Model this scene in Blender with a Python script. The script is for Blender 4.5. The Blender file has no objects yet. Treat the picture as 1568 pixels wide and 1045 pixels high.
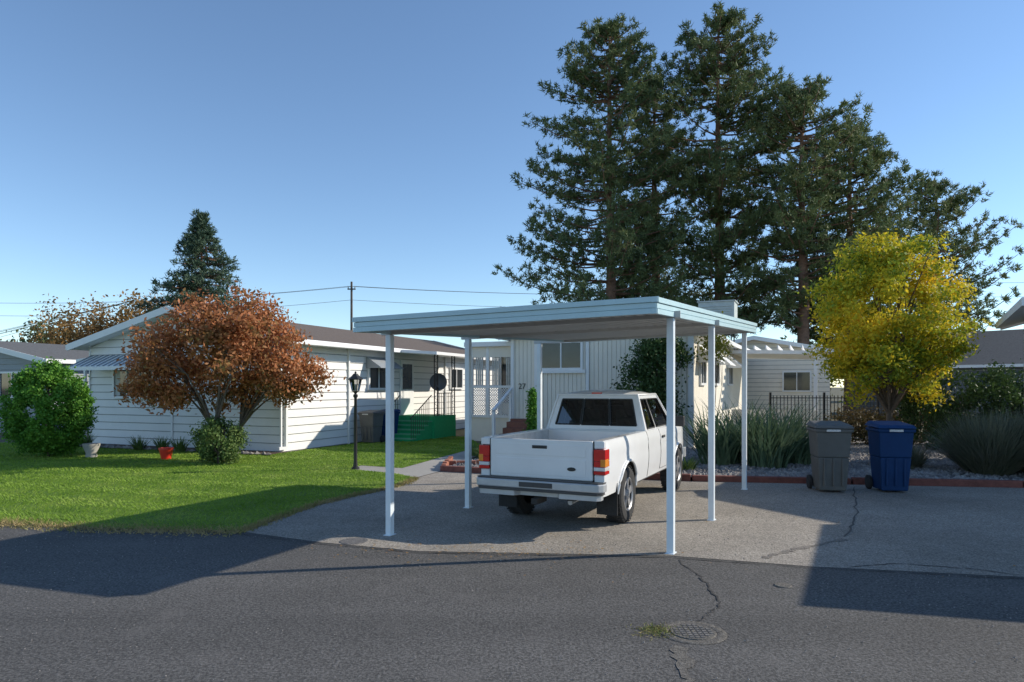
import bpy, math, random
import numpy as np
from mathutils import Vector, Matrix
random.seed(7); RNG=np.random.default_rng(7)
sc=bpy.context.scene
COL=sc.collection
# ------------------------------------------------------------------ materials
def mat(name,col,rough=.6,var=.12,scale=4,bump=0,bscale=60,metal=0,coat=0,spec=.5,fine=0):
    m=bpy.data.materials.new(name); m.use_nodes=True; nt=m.node_tree; N=nt.nodes; L=nt.links
    b=N['Principled BSDF']; b.inputs['Roughness'].default_value=rough; b.inputs['Metallic'].default_value=metal
    b.inputs['Specular IOR Level'].default_value=spec
    if coat: b.inputs['Coat Weight'].default_value=coat; b.inputs['Coat Roughness'].default_value=.08
    tc=N.new('ShaderNodeTexCoord'); n=N.new('ShaderNodeTexNoise'); n.inputs['Scale'].default_value=scale; n.inputs['Detail'].default_value=8
    n.inputs['Roughness'].default_value=.65
    L.new(tc.outputs['Object'],n.inputs['Vector'])
    r=N.new('ShaderNodeValToRGB'); r.color_ramp.elements[0].position=.3; r.color_ramp.elements[1].position=.7
    r.color_ramp.elements[0].color=[c*(1-var) for c in col]+[1]; r.color_ramp.elements[1].color=[min(1,c*(1+var)) for c in col]+[1]
    L.new(n.outputs['Fac'],r.inputs['Fac']); out=r.outputs['Color']
    L.new(out,b.inputs['Base Color'])
    if bump:
        n2=N.new('ShaderNodeTexNoise'); n2.inputs['Scale'].default_value=bscale; n2.inputs['Detail'].default_value=4
        L.new(tc.outputs['Object'],n2.inputs['Vector'])
        bp=N.new('ShaderNodeBump'); bp.inputs['Strength'].default_value=bump; bp.inputs['Distance'].default_value=.02
        L.new(n2.outputs['Fac'],bp.inputs['Height']); L.new(bp.outputs['Normal'],b.inputs['Normal'])
    return m
def leafmat(name,cols,trans=.3,nscale=.8,rough=.6,zsplit=None):
    m=bpy.data.materials.new(name); m.use_nodes=True; nt=m.node_tree; N=nt.nodes; L=nt.links
    b=N['Principled BSDF']; b.inputs['Roughness'].default_value=rough; b.inputs['Specular IOR Level'].default_value=.25
    g=N.new('ShaderNodeNewGeometry'); tc=N.new('ShaderNodeTexCoord'); n=N.new('ShaderNodeTexNoise'); n.inputs['Scale'].default_value=nscale; n.inputs['Detail'].default_value=3
    L.new(tc.outputs['Object'],n.inputs['Vector'])
    a=N.new('ShaderNodeMath'); a.operation='MULTIPLY_ADD'; L.new(g.outputs['Random Per Island'],a.inputs[0]); a.inputs[1].default_value=.45
    s=N.new('ShaderNodeMath'); s.operation='MULTIPLY_ADD'; L.new(n.outputs['Fac'],s.inputs[0]); s.inputs[1].default_value=1.5; s.inputs[2].default_value=-.48
    L.new(s.outputs[0],a.inputs[2])
    r=N.new('ShaderNodeValToRGB'); e=r.color_ramp.elements
    for i,c in enumerate(cols):
        p=i/(len(cols)-1)
        if i==0: e[0].position=0; e[0].color=list(c)+[1]
        elif i==len(cols)-1: e[-1].position=1; e[-1].color=list(c)+[1]
        else:
            q=e.new(p); q.color=list(c)+[1]
    L.new(a.outputs[0],r.inputs['Fac']); L.new(r.outputs['Color'],b.inputs['Base Color'])
    if trans>0:
        t=N.new('ShaderNodeBsdfTranslucent'); L.new(r.outputs['Color'],t.inputs['Color'])
        mx=N.new('ShaderNodeMixShader'); mx.inputs[0].default_value=trans
        L.new(b.outputs[0],mx.inputs[1]); L.new(t.outputs[0],mx.inputs[2]); L.new(mx.outputs[0],N['Material Output'].inputs['Surface'])
    return m
def glassmat(name,tint=(.35,.4,.4),mixf=.25):
    m=bpy.data.materials.new(name); m.use_nodes=True; nt=m.node_tree; N=nt.nodes; L=nt.links
    N.remove(N['Principled BSDF']); t=N.new('ShaderNodeBsdfTransparent'); t.inputs[0].default_value=(*tint,1)
    g=N.new('ShaderNodeBsdfGlossy'); g.inputs['Roughness'].default_value=.02
    f=N.new('ShaderNodeFresnel'); f.inputs[0].default_value=1.6
    ad=N.new('ShaderNodeMath'); ad.inputs[1].default_value=mixf*.4; L.new(f.outputs[0],ad.inputs[0])
    mx=N.new('ShaderNodeMixShader'); L.new(ad.outputs[0],mx.inputs[0]); L.new(t.outputs[0],mx.inputs[1]); L.new(g.outputs[0],mx.inputs[2])
    L.new(mx.outputs[0],N['Material Output'].inputs['Surface']); return m
M={}
M['white']=mat('white_siding',(.78,.775,.755),.55,.04,1.5,.15,30)
M['groove_shade']=mat('siding_groove_shade',(.33,.34,.35),.8,.15,3)  # darker grey paints in the shadow line between siding laps
M['cream']=mat('cream_siding',(.79,.74,.64),.6,.05,1.5,.15,30)
M['trim']=mat('white_trim',(.79,.80,.80),.45,.04,3)
M['post']=mat('post_paint',(.72,.78,.82),.4,.06,6)
M['fascia']=mat('carport_fascia',(.46,.63,.67),.4,.06,4)
M['under']=mat('carport_soffit',(.52,.52,.50),.5,.08,2)
M['roof']=mat('shingle_roof',(.12,.12,.12),.9,.3,12,.4,40)
M['roofb']=mat('shingle_roof_brown',(.14,.11,.09),.9,.3,12,.4,40)
M['darkglass']=mat('window_glass',(.03,.035,.04),.06,.3,2,spec=.5)
M['curtain']=mat('curtain',(.5,.5,.47),.8,.2,10)
M['grey']=mat('grey_siding',(.28,.31,.34),.6,.06,1.5)
M['dishgrey']=mat('dish_grey',(.10,.105,.11),.5,.1,5)
M['black']=mat('black_metal',(.02,.02,.02),.45,.2,8)
M['rubber']=mat('rubber',(.028,.028,.029),.85,.25,20,.3,60)
M['paint']=mat('white_car_paint',(.80,.81,.82),.3,.04,2.5,coat=.6)
M['dirty']=mat('bed_liner_paint',(.60,.60,.60),.5,.2,6)
M['bumper']=mat('bumper_steel',(.48,.50,.52),.35,.1,6,metal=.3)
M['dark']=mat('underbody',(.03,.028,.026),.8,.3,8)
M['darkplastic']=mat('dark_plastic',(.05,.05,.052),.5,.15,8)
M['red']=mat('red_lens',(.60,.02,.015),.15,.1,20,coat=.8)
M['amber']=mat('amber_lens',(.80,.28,.03),.15,.1,20,coat=.8)
M['clear']=mat('clear_lens',(.7,.7,.7),.15,.1,20,coat=.8)
M['alloy']=mat('alloy_rim',(.36,.36,.37),.4,.2,10,metal=.5)
M['seat']=mat('seat_cloth',(.10,.10,.11),.9,.2,20)
M['glass']=glassmat('car_glass')
M['lampglass']=glassmat('lamp_glass',(.8,.8,.78),.4)
M['green']=mat('green_carpet',(.02,.36,.13),.8,.15,10)
M['green2']=mat('green_tread_paint',(.12,.42,.24),.8,.15,10)
M['ired']=mat('red_pot',(.75,.05,.025),.4,.1,10)
M['timber']=mat('red_timber',(.20,.07,.055),.85,.3,8,.3,40)
M['brick']=mat('terracotta_brick',(.36,.14,.09),.85,.3,8,.3,40)
M['binG']=mat('bin_grey',(.12,.12,.115),.6,.12,5,spec=.3)
M['binB']=mat('bin_blue',(.007,.040,.13),.6,.12,5,spec=.25)
M['label']=mat('label',(.6,.6,.6),.6,.4,60)
M['bark']=mat('bark',(.13,.10,.075),.95,.35,14,.8,30)
M['barkred']=mat('pine_bark',(.24,.14,.095),.95,.35,5,.8,10)
M['wood']=mat('weathered_pole',(.12,.10,.085),.9,.3,6)
M['brown']=mat('brown_stair',(.20,.08,.055),.7,.2,8)
M['cooler']=mat('cooler_metal',(.50,.55,.53),.5,.12,5)
# ------------------------------------------------------------------ mesh builder
class MB:
    def __init__(s): s.v=[];s.f=[];s.m=[];s.mats=[]
    def mi(s,k):
        if k not in s.mats: s.mats.append(k)
        return s.mats.index(k)
    def add(s,vs,fs,k):
        o=len(s.v); s.v+= [tuple(p) for p in vs]; i=s.mi(k)
        for f in fs: s.f.append([o+a for a in f]); s.m.append(i)
    def box(s,x0,x1,y0,y1,z0,z1,k):
        s.add([(x0,y0,z0),(x1,y0,z0),(x1,y1,z0),(x0,y1,z0),(x0,y0,z1),(x1,y0,z1),(x1,y1,z1),(x0,y1,z1)],
              [(0,3,2,1),(4,5,6,7),(0,1,5,4),(1,2,6,5),(2,3,7,6),(3,0,4,7)],k)
    def quad(s,a,b,c,d,k): s.add([a,b,c,d],[(0,1,2,3)],k)
    def slab(s,pts,t,k):
        n=len(pts); P=[Vector(p) for p in pts]; Q=[p+Vector(t) for p in P]
        s.add(P+Q,[tuple(range(n))[::-1],tuple(range(n,2*n))]+[(i,(i+1)%n,n+(i+1)%n,n+i) for i in range(n)],k)
    def tube(s,pts,rad,k,n=8,cap=True):
        P=[Vector(p) for p in pts]
        if not hasattr(rad,'__len__'): rad=[rad]*len(P)
        vs=[];fs=[]
        for i,p in enumerate(P):
            d=(P[min(i+1,len(P)-1)]-P[max(i-1,0)]).normalized()
            u=d.cross(Vector((0,0,1)) if abs(d.z)<.9 else Vector((1,0,0))).normalized(); w=d.cross(u)
            for j in range(n):
                a=2*math.pi*j/n; vs.append(p+(u*math.cos(a)+w*math.sin(a))*rad[i])
        for i in range(len(P)-1):
            for j in range(n):
                fs.append((i*n+j,i*n+(j+1)%n,(i+1)*n+(j+1)%n,(i+1)*n+j))
        if cap: fs+= [tuple(range(n))[::-1],tuple(range((len(P)-1)*n,len(P)*n))]
        s.add(vs,fs,k)
    def rev(s,prof,c,axis,k,n=32):
        vs=[];fs=[]
        for a,r in prof:
            for j in range(n):
                t=2*math.pi*j/n
                if axis=='x': vs.append((c[0]+a,c[1]+r*math.cos(t),c[2]+r*math.sin(t)))
                elif axis=='y': vs.append((c[0]+r*math.cos(t),c[1]+a,c[2]+r*math.sin(t)))
                else: vs.append((c[0]+r*math.cos(t),c[1]+r*math.sin(t),c[2]+a))
        for i in range(len(prof)-1):
            for j in range(n): fs.append((i*n+j,i*n+(j+1)%n,(i+1)*n+(j+1)%n,(i+1)*n+j))
        s.add(vs,fs,k)
    def obj(s,name,parent=None,smooth=False,bevel=0,ang=35):
        me=bpy.data.meshes.new(name); me.from_pydata(s.v,[],s.f)
        for k in s.mats: me.materials.append(M[k] if isinstance(k,str) else k)
        me.polygons.foreach_set('material_index',s.m)
        me.update()
        if smooth:
            import bmesh
            bm=bmesh.new(); bm.from_mesh(me); bmesh.ops.remove_doubles(bm,verts=bm.verts,dist=1e-5); bmesh.ops.recalc_face_normals(bm,faces=bm.faces); bm.to_mesh(me); bm.free()
            me.polygons.foreach_set('use_smooth',[True]*len(me.polygons)); me.set_sharp_from_angle(angle=math.radians(ang))
        o=bpy.data.objects.new(name,me); COL.objects.link(o)
        if parent: o.parent=parent
        if bevel:
            b=o.modifiers.new('bevel','BEVEL'); b.width=bevel; b.segments=2; b.limit_method='ANGLE'
        return o
def empty(name,loc=(0,0,0),phi=0):
    e=bpy.data.objects.new(name,None); COL.objects.link(e); e.location=loc; e.rotation_euler=(0,0,phi); e.empty_display_size=.3; return e
def fastmesh(name,V,k,mat_,parent=None):
    n=len(V)//k; me=bpy.data.meshes.new(name); me.vertices.add(len(V)); me.vertices.foreach_set('co',V.astype(np.float32).ravel())
    me.loops.add(n*k); me.loops.foreach_set('vertex_index',np.arange(n*k,dtype=np.int32))
    me.polygons.add(n); me.polygons.foreach_set('loop_start',np.arange(0,n*k,k,dtype=np.int32))
    me.materials.append(mat_); me.update(calc_edges=True); me.validate()
    o=bpy.data.objects.new(name,me); COL.objects.link(o)
    if parent: o.parent=parent
    return o
def unit(a): return a/np.maximum(np.linalg.norm(a,axis=1,keepdims=True),1e-6)
def leafverts(C,size,aspect=.55,out=None,bias=.7):
    n=len(C); nr=RNG.normal(size=(n,3))
    if out is not None: nr=unit(nr)+unit(out)*bias
    nr=unit(nr); a=unit(np.cross(nr,RNG.normal(size=(n,3)))); b=np.cross(nr,a)
    s=(size*RNG.uniform(.6,1.3,n))[:,None]
    return np.stack([C-a*s,C-b*s*aspect,C+a*s,C+b*s*aspect],1).reshape(-1,3)
def needleverts(C,L,w,per,up=.35,out=None):
    C=np.repeat(C,per,0); n=len(C); d=unit(RNG.normal(size=(n,3))); d[:,2]+=up
    if out is not None: d+=np.repeat(out,per,0)*.45
    d=unit(d); s=np.cross(d,RNG.normal(size=(n,3))); s=unit(s)*w
    Ls=(L*RNG.uniform(.6,1.2,n))[:,None]; C=C+RNG.normal(size=(n,3))*.07
    return np.stack([C-s,C+s,C+d*Ls],1).reshape(-1,3)
# ------------------------------------------------------------------ ground
def sheet(name,pts,z,mk,sub=False):
    mb=MB(); mb.add([(x,y,z) for x,y in pts],[tuple(range(len(pts)))],mk); o=mb.obj(name)
    if o.data.polygons[0].normal.z<0: o.data.flip_normals()
    return o
def groundmat(name,c1,c2,c3,s1,s2,speck,bump,rough=.9,big=.3,streak=0):
    m=bpy.data.materials.new(name); m.use_nodes=True; nt=m.node_tree; N=nt.nodes; L=nt.links; b=N['Principled BSDF']; b.inputs['Roughness'].default_value=rough
    b.inputs['Specular IOR Level'].default_value=.3
    tc=N.new('ShaderNodeTexCoord')
    def noise(s,d=6,r=.6):
        n=N.new('ShaderNodeTexNoise'); n.inputs['Scale'].default_value=s; n.inputs['Detail'].default_value=d; n.inputs['Roughness'].default_value=r; L.new(tc.outputs['Object'],n.inputs['Vector']); return n
    a=noise(big,8,.65); r=N.new('ShaderNodeValToRGB'); r.color_ramp.elements[0].position=.32; r.color_ramp.elements[1].position=.68
    r.color_ramp.elements[0].color=(*c1,1); r.color_ramp.elements[1].color=(*c2,1); L.new(a.outputs['Fac'],r.inputs[0])
    f=noise(s2,3,.8); r2=N.new('ShaderNodeValToRGB'); r2.color_ramp.elements[0].position=.40; r2.color_ramp.elements[1].position=.66
    r2.color_ramp.elements[0].color=(1-speck,)*3+(1,); r2.color_ramp.elements[1].color=(1+speck,)*3+(1,); L.new(f.outputs['Fac'],r2.inputs[0])
    mx=N.new('ShaderNodeMix'); mx.data_type='RGBA'; mx.blend_type='MULTIPLY'; mx.inputs[0].default_value=1; mx.clamp_result=False
    L.new(r.outputs[0],mx.inputs[6]); L.new(r2.outputs[0],mx.inputs[7]); col=mx.outputs[2]
    st=noise(s1,5,.7); r3=N.new('ShaderNodeValToRGB'); r3.color_ramp.elements[0].position=.55; r3.color_ramp.elements[1].position=.75; L.new(st.outputs['Fac'],r3.inputs[0])
    r3.color_ramp.elements[1].color=(.6,.6,.6,1)
    m2=N.new('ShaderNodeMix'); m2.data_type='RGBA'; L.new(r3.outputs[0],m2.inputs[0]); L.new(col,m2.inputs[6]); m2.inputs[7].default_value=(*c3,1); col=m2.outputs[2]
    if streak:
        mp=N.new('ShaderNodeMapping'); mp.inputs['Rotation'].default_value=(0,0,.18); mp.inputs['Scale'].default_value=(.06,.9,1); L.new(tc.outputs['Object'],mp.inputs[0])
        sn=N.new('ShaderNodeTexNoise'); sn.inputs['Scale'].default_value=1; sn.inputs['Detail'].default_value=5; L.new(mp.outputs[0],sn.inputs[0])
        r4=N.new('ShaderNodeValToRGB'); r4.color_ramp.elements[0].position=.3; r4.color_ramp.elements[1].position=.7; r4.color_ramp.elements[0].color=(1-streak,)*3+(1,); r4.color_ramp.elements[1].color=(1+streak,)*3+(1,); L.new(sn.outputs[0],r4.inputs[0])
        m4=N.new('ShaderNodeMix'); m4.data_type='RGBA'; m4.blend_type='MULTIPLY'; m4.inputs[0].default_value=1; m4.clamp_result=False; L.new(col,m4.inputs[6]); L.new(r4.outputs[0],m4.inputs[7]); col=m4.outputs[2]
    L.new(col,b.inputs['Base Color'])
    bp=N.new('ShaderNodeBump'); bp.inputs['Strength'].default_value=bump; bp.inputs['Distance'].default_value=.01; L.new(f.outputs['Fac'],bp.inputs['Height']); L.new(bp.outputs[0],b.inputs['Normal'])
    return m
M['asphalt']=groundmat('asphalt',(.100,.096,.091),(.135,.130,.124),(.16,.15,.142),1.6,48,.5,.7,big=.35,streak=.16)
M['concrete']=groundmat('aggregate_concrete',(.26,.235,.20),(.41,.37,.32),(.20,.185,.165),.9,60,.5,.8,big=.5)
M['walk']=groundmat('walk_concrete',(.34,.325,.30),(.44,.42,.38),(.28,.27,.24),1.5,90,.15,.4)
M['earth']=groundmat('dry_earth',(.13,.12,.07),(.17,.15,.10),(.08,.10,.04),.8,30,.3,.6)
M['mulch']=groundmat('mulch',(.09,.06,.045),(.14,.10,.075),(.06,.045,.035),4,60,.45,1)
M['gravelbase']=groundmat('gravel_base',(.22,.20,.19),(.32,.30,.28),(.14,.13,.12),4,40,.5,1)
M['lawn']=groundmat('lawn_grass',(.11,.19,.025),(.16,.25,.035),(.20,.26,.05),2.2,60,.45,1,big=.7)
sheet('ground',[(-900,-200),(900,-200),(900,1200),(-900,1200)],0,'earth')
sheet('road',[(-80,-30),(80,-30),(80,4),(20,8),(6,9),(-6,12),(-14,14),(-40,24),(-80,36)],.004,'asphalt')
LB=[(-3.34,8.43),(-3.2,9.3),(-2.99,10.28),(-2.65,11.1),(-2.21,11.9),(-1.95,12.7),(-1.9,13.3)]
drive=[(-3.34,8.43),(-2.2,7.85),(-1.02,7.43),(1.68,7.23),(2.97,6.8),(4.82,6.42),(12,5.0),(30,2),(34,9),(14,11.3),(9.05,12.06),(3.4,12.9),(-.5,14.0),(-1.5,14.4),(-1.9,13.3)]+LB[::-1][1:-1]
sheet('driveway',drive,.008,'concrete')
sheet('garden_path',[(-1.9,13.3),(-1.5,14.4),(-.9,17.5),(.1,20.0),(-.9,20.3),(-1.75,17.3),(-2.4,14.9),(-3.4,15.4),(-3.5,14.7),(-2.3,13.9)],.016,'walk')
lawn=LB+[(-2.3,13.9),(-3.5,14.7),(-3.4,15.4),(-2.4,14.9),(-1.75,17.3),(-.9,20.3),(-1.5,24),(-3.2,25.2),(-4.4,22.6),(-5.9,18.9),(-6.3,17.7),(-13.5,20.5),(-30,27),(-30,14.5),(-12,10.2),(-8.5,9.3),(-6.73,8.96),(-5.03,8.55)]
sheet('lawn',lawn,.02,'lawn')
bed=[(-6.3,17.7),(-13.5,20.5),(-13.2,21.4),(-6.0,18.5)]
sheet('flower_bed',bed,.03,'mulch')
gravel=[(-1.5,14.5),(-.5,14.1),(3.4,13.0),(9.05,12.16),(14,11.4),(24,10),(24,22),(10,24),(5.2,19.0),(.6,21),(-.2,18)]
sheet('gravel_bed',gravel,.07,'gravelbase')
def inpoly(P,poly):
    x,y=P[:,0],P[:,1]; c=np.zeros(len(P),bool); n=len(poly)
    for i in range(n):
        x1,y1=poly[i]; x2,y2=poly[(i+1)%n]
        t=((y1>y)!=(y2>y))
        with np.errstate(divide='ignore',invalid='ignore'): xi=(x2-x1)*(y-y1)/(y2-y1)+x1
        c^= t&(x<xi)
    return c
P=np.column_stack([RNG.uniform(-17,0,420000),RNG.uniform(8.2,25,420000)])
keep=RNG.uniform(0,1,len(P))<np.clip((11/P[:,1])**1.6,.15,1)
P=P[keep]; P=P[inpoly(P,lawn)]
n=len(P); C=np.column_stack([P,np.full(n,.015)])
ph=(P@np.array([.25,.968]))*2*math.pi/1.1+.25*np.sin(P[:,0]*.9)
sv=np.sign(np.sin(ph))
d=RNG.normal(size=(n,3))*[.3,.3,0]; d[:,2]=1; d[:,0]+=sv*.7; d[:,1]+=sv*.45; d=unit(d); s=unit(np.cross(d,RNG.normal(size=(n,3))))*.006*(P[:,1:2]/10)
H=RNG.uniform(.025,.052,n)[:,None]
gm=leafmat('grass_blades',[(.12,.22,.025),(.19,.32,.035),(.27,.40,.055),(.36,.42,.12)],.25,.9)
fastmesh('lawn_grass_blades',np.stack([C-s,C+s,C+d*H],1).reshape(-1,3),3,gm)
ed=[]
edge=LB[::-1]+[(-5.03,8.55),(-6.73,8.96),(-8.5,9.3)]
for i in range(len(edge)-1):
    a=np.array(edge[i]);b=np.array(edge[i+1]); k=int(np.linalg.norm(b-a)*900); t=RNG.uniform(0,1,k)[:,None]
    wd_=.07+.06*(i>=len(LB)-1)
    ed.append(a+(b-a)*t+RNG.normal(size=(k,2))*[.05,wd_])
P=np.concatenate(ed); n=len(P); C=np.column_stack([P,np.full(n,.012)])
d=RNG.normal(size=(n,3))*[.9,.9,0]; d[:,2]=.7; d=unit(d); s=unit(np.cross(d,RNG.normal(size=(n,3))))*.007
dm=leafmat('dry_grass',[(.20,.24,.06),(.36,.28,.13),(.42,.33,.17)],.2,1.5)
fastmesh('dry_grass_edge',np.stack([C-s,C+s,C+d*RNG.uniform(.03,.07,n)[:,None]],1).reshape(-1,3),3,dm)
def stones(name,P,smin,smax,z,mk):
    base=np.array([(1,0,0),(-1,0,0),(0,1,0),(0,-1,0),(0,0,1),(0,0,-1)],float); F=np.array([(0,2,4),(2,1,4),(1,3,4),(3,0,4),(2,0,5),(1,2,5),(3,1,5),(0,3,5)])
    n=len(P); sz=RNG.uniform(smin,smax,n)
    B=base[None]*RNG.uniform(.6,1.2,(n,6,1))*sz[:,None,None]; B[:,:,2]*=.7
    a=RNG.uniform(0,6.28,n); ca,sa=np.cos(a)[:,None],np.sin(a)[:,None]
    X=B[:,:,0]*ca-B[:,:,1]*sa; Y=B[:,:,0]*sa+B[:,:,1]*ca
    V=np.stack([X+P[:,0:1],Y+P[:,1:2],B[:,:,2]+z],2)[:,F].reshape(-1,3)
    return fastmesh(name,V,3,mk)
sm=leafmat('river_stones',[(.13,.12,.12),(.26,.24,.23),(.42,.40,.37)],0,3,.8)
P=np.column_stack([RNG.uniform(-1.5,16,24000),RNG.uniform(11.5,20,24000)]); P=P[inpoly(P,gravel)]
stones('gravel_stones',P,.025,.07,.075,sm)
P=np.column_stack([RNG.uniform(-6,9,4000),RNG.uniform(3,12,4000)]); stones('loose_grit',P,.003,.009,.012,sm)
P=np.concatenate([np.column_stack([RNG.uniform(-7,9,160),RNG.uniform(6.2,13,160)]),np.column_stack([RNG.normal(-.3,1.0,200),RNG.normal(7.4,.22,200)])])
fastmesh('fallen_leaves',leafverts(np.column_stack([P,np.full(len(P),.022)]),.017,.6,out=np.tile([0,0,1.],(len(P),1)),bias=4),4,leafmat('fallen_leaf',[(.28,.13,.05),(.33,.2,.06),(.2,.10,.05)],.1,2))
mb=MB()
E=[(-1.5,14.45),(-.5,14.05),(3.4,12.95),(9.05,12.11),(14,11.35),(22,10.2)]
for i in range(len(E)-1):
    a=Vector((*E[i],0));b=Vector((*E[i+1],0)); L=(b-a).length; k=max(1,round(L/2.4))
    for j in range(k):
        p=a+(b-a)*(j/k+.003); q=a+(b-a)*((j+1)/k-.003); nn=(b-a).normalized().cross(Vector((0,0,1)))*.06
        z=.13+random.uniform(-.015,.015)
        mb.slab([p-nn,p+nn,q+nn,q-nn],(0,0,z),'timber')
mb.obj('timber_edging',bevel=.012)
mb=MB()
for i in range(9):
    x=-1.45+i*.22; y=15.2-i*.05; mb.box(x,x+.2,y,y+.1,0,.16+random.uniform(-.02,.02),'brick')
for i in range(8):
    mb.box(-1.5,-1.4,14.5+i*.22,14.7+i*.22,0,.15+random.uniform(-.02,.02),'brick')
mb.obj('brick_edging',bevel=.01)
def strip(name,pts,w,z,k,jit=.025):
    mb=MB(); P=[]
    for i in range(len(pts)-1):
        for t in np.linspace(0,1,13)[:-1]: P.append(((pts[i][0]*(1-t)+pts[i+1][0]*t)+random.uniform(-jit,jit),(pts[i][1]*(1-t)+pts[i+1][1]*t)+random.uniform(-jit,jit)))
    L=[];R=[]
    for i,p in enumerate(P):
        q=P[min(i+1,len(P)-1)];o=P[max(i-1,0)]; dx,dy=q[0]-o[0],q[1]-o[1]; l=math.hypot(dx,dy) or 1; ww=w*random.uniform(.3,1.3)
        L.append((p[0]-dy/l*ww,p[1]+dx/l*ww,z));R.append((p[0]+dy/l*ww,p[1]-dx/l*ww,z))
    k_=len(P); mb.add(L+R,[(i,i+1,k_+i+1,k_+i) for i in range(k_-1)],k)
    o=mb.obj(name)
    if o.data.polygons[0].normal.z<0:o.data.flip_normals()
M['tar']=mat('crack_dark',(.04,.038,.036),.8,.3,20); M['patch']=groundmat('patched_asphalt',(.14,.13,.115),(.18,.165,.145),(.12,.11,.10),3,60,.5,.8)
M['tarsoft']=mat('crack_soft',(.10,.09,.08),.85,.3,20)
M['stain']=groundmat('oil_stained_concrete',(.20,.18,.16),(.26,.235,.205),(.16,.15,.135),3,60,.5,.8)
strip('pavement_crack',[(1.72,7.1),(1.78,6.3),(1.70,5.6),(1.36,5.15)],.009,.0095,'tar',.03)
strip('pavement_crack',[(1.15,4.7),(1.05,4.0),(.95,3.2)],.045,.0085,'patch')
strip('driveway_crack',[(6.1,12.2),(4.9,9.7),(3.9,8.0)],.014,.0125,'tarsoft')
strip('driveway_crack',[(3.9,8.0),(3.1,7.5),(2.6,7.1)],.04,.0125,'stain')
strip('pavement_joint',[(-3.3,8.3),(-2.2,7.78),(-1.02,7.37),(1.68,7.16),(2.97,6.73),(4.82,6.35),(9,5.5)],.010,.0127,'tar',.012)
strip('pavement_joint',[(3.3,6.75),(3.9,6.9),(4.5,6.7),(5.3,6.15)],.009,.0129,'tar',.012)
M['iron']=mat('cast_iron',(.15,.14,.13),.7,.5,30,.6,40)
mb=MB(); mb.rev([(0,.24),(.005,.23),(.005,.175),(.002,.17),(.003,.165),(.010,.16),(.010,0)],(1.32,4.98,.006),'z','patch',40)
for i in range(7):
    for j in range(7):
        x=(i-3)*.04;y=(j-3)*.04
        if math.hypot(x,y)<.135: mb.box(1.32+x-.014,1.32+x+.014,4.98+y-.014,4.98+y+.014,.0155,.0195,'iron')
mb.obj('manhole_cover',smooth=True)
mb=MB(); mb.rev([(0,.17),(.008,.16),(.008,0)],(-1.83,7.9,.006),'z','iron',24); mb.obj('drain_cover')
mb=MB(); mb.rev([(0,.08),(.008,.07),(.008,0)],(2.44,6.15,.006),'z','patch',20); mb.obj('valve_cover')
P=np.column_stack([RNG.normal(1.10,.09,500),RNG.normal(5.0,.06,500)]); C=np.column_stack([P,np.full(500,.008)])
d=RNG.normal(size=(500,3)); d[:,2]=abs(d[:,2])*.6; d=unit(d); s=unit(np.cross(d,RNG.normal(size=(500,3))))*.004
fastmesh('weeds',np.stack([C-s,C+s,C+d*.03],1).reshape(-1,3),3,dm)
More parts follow.
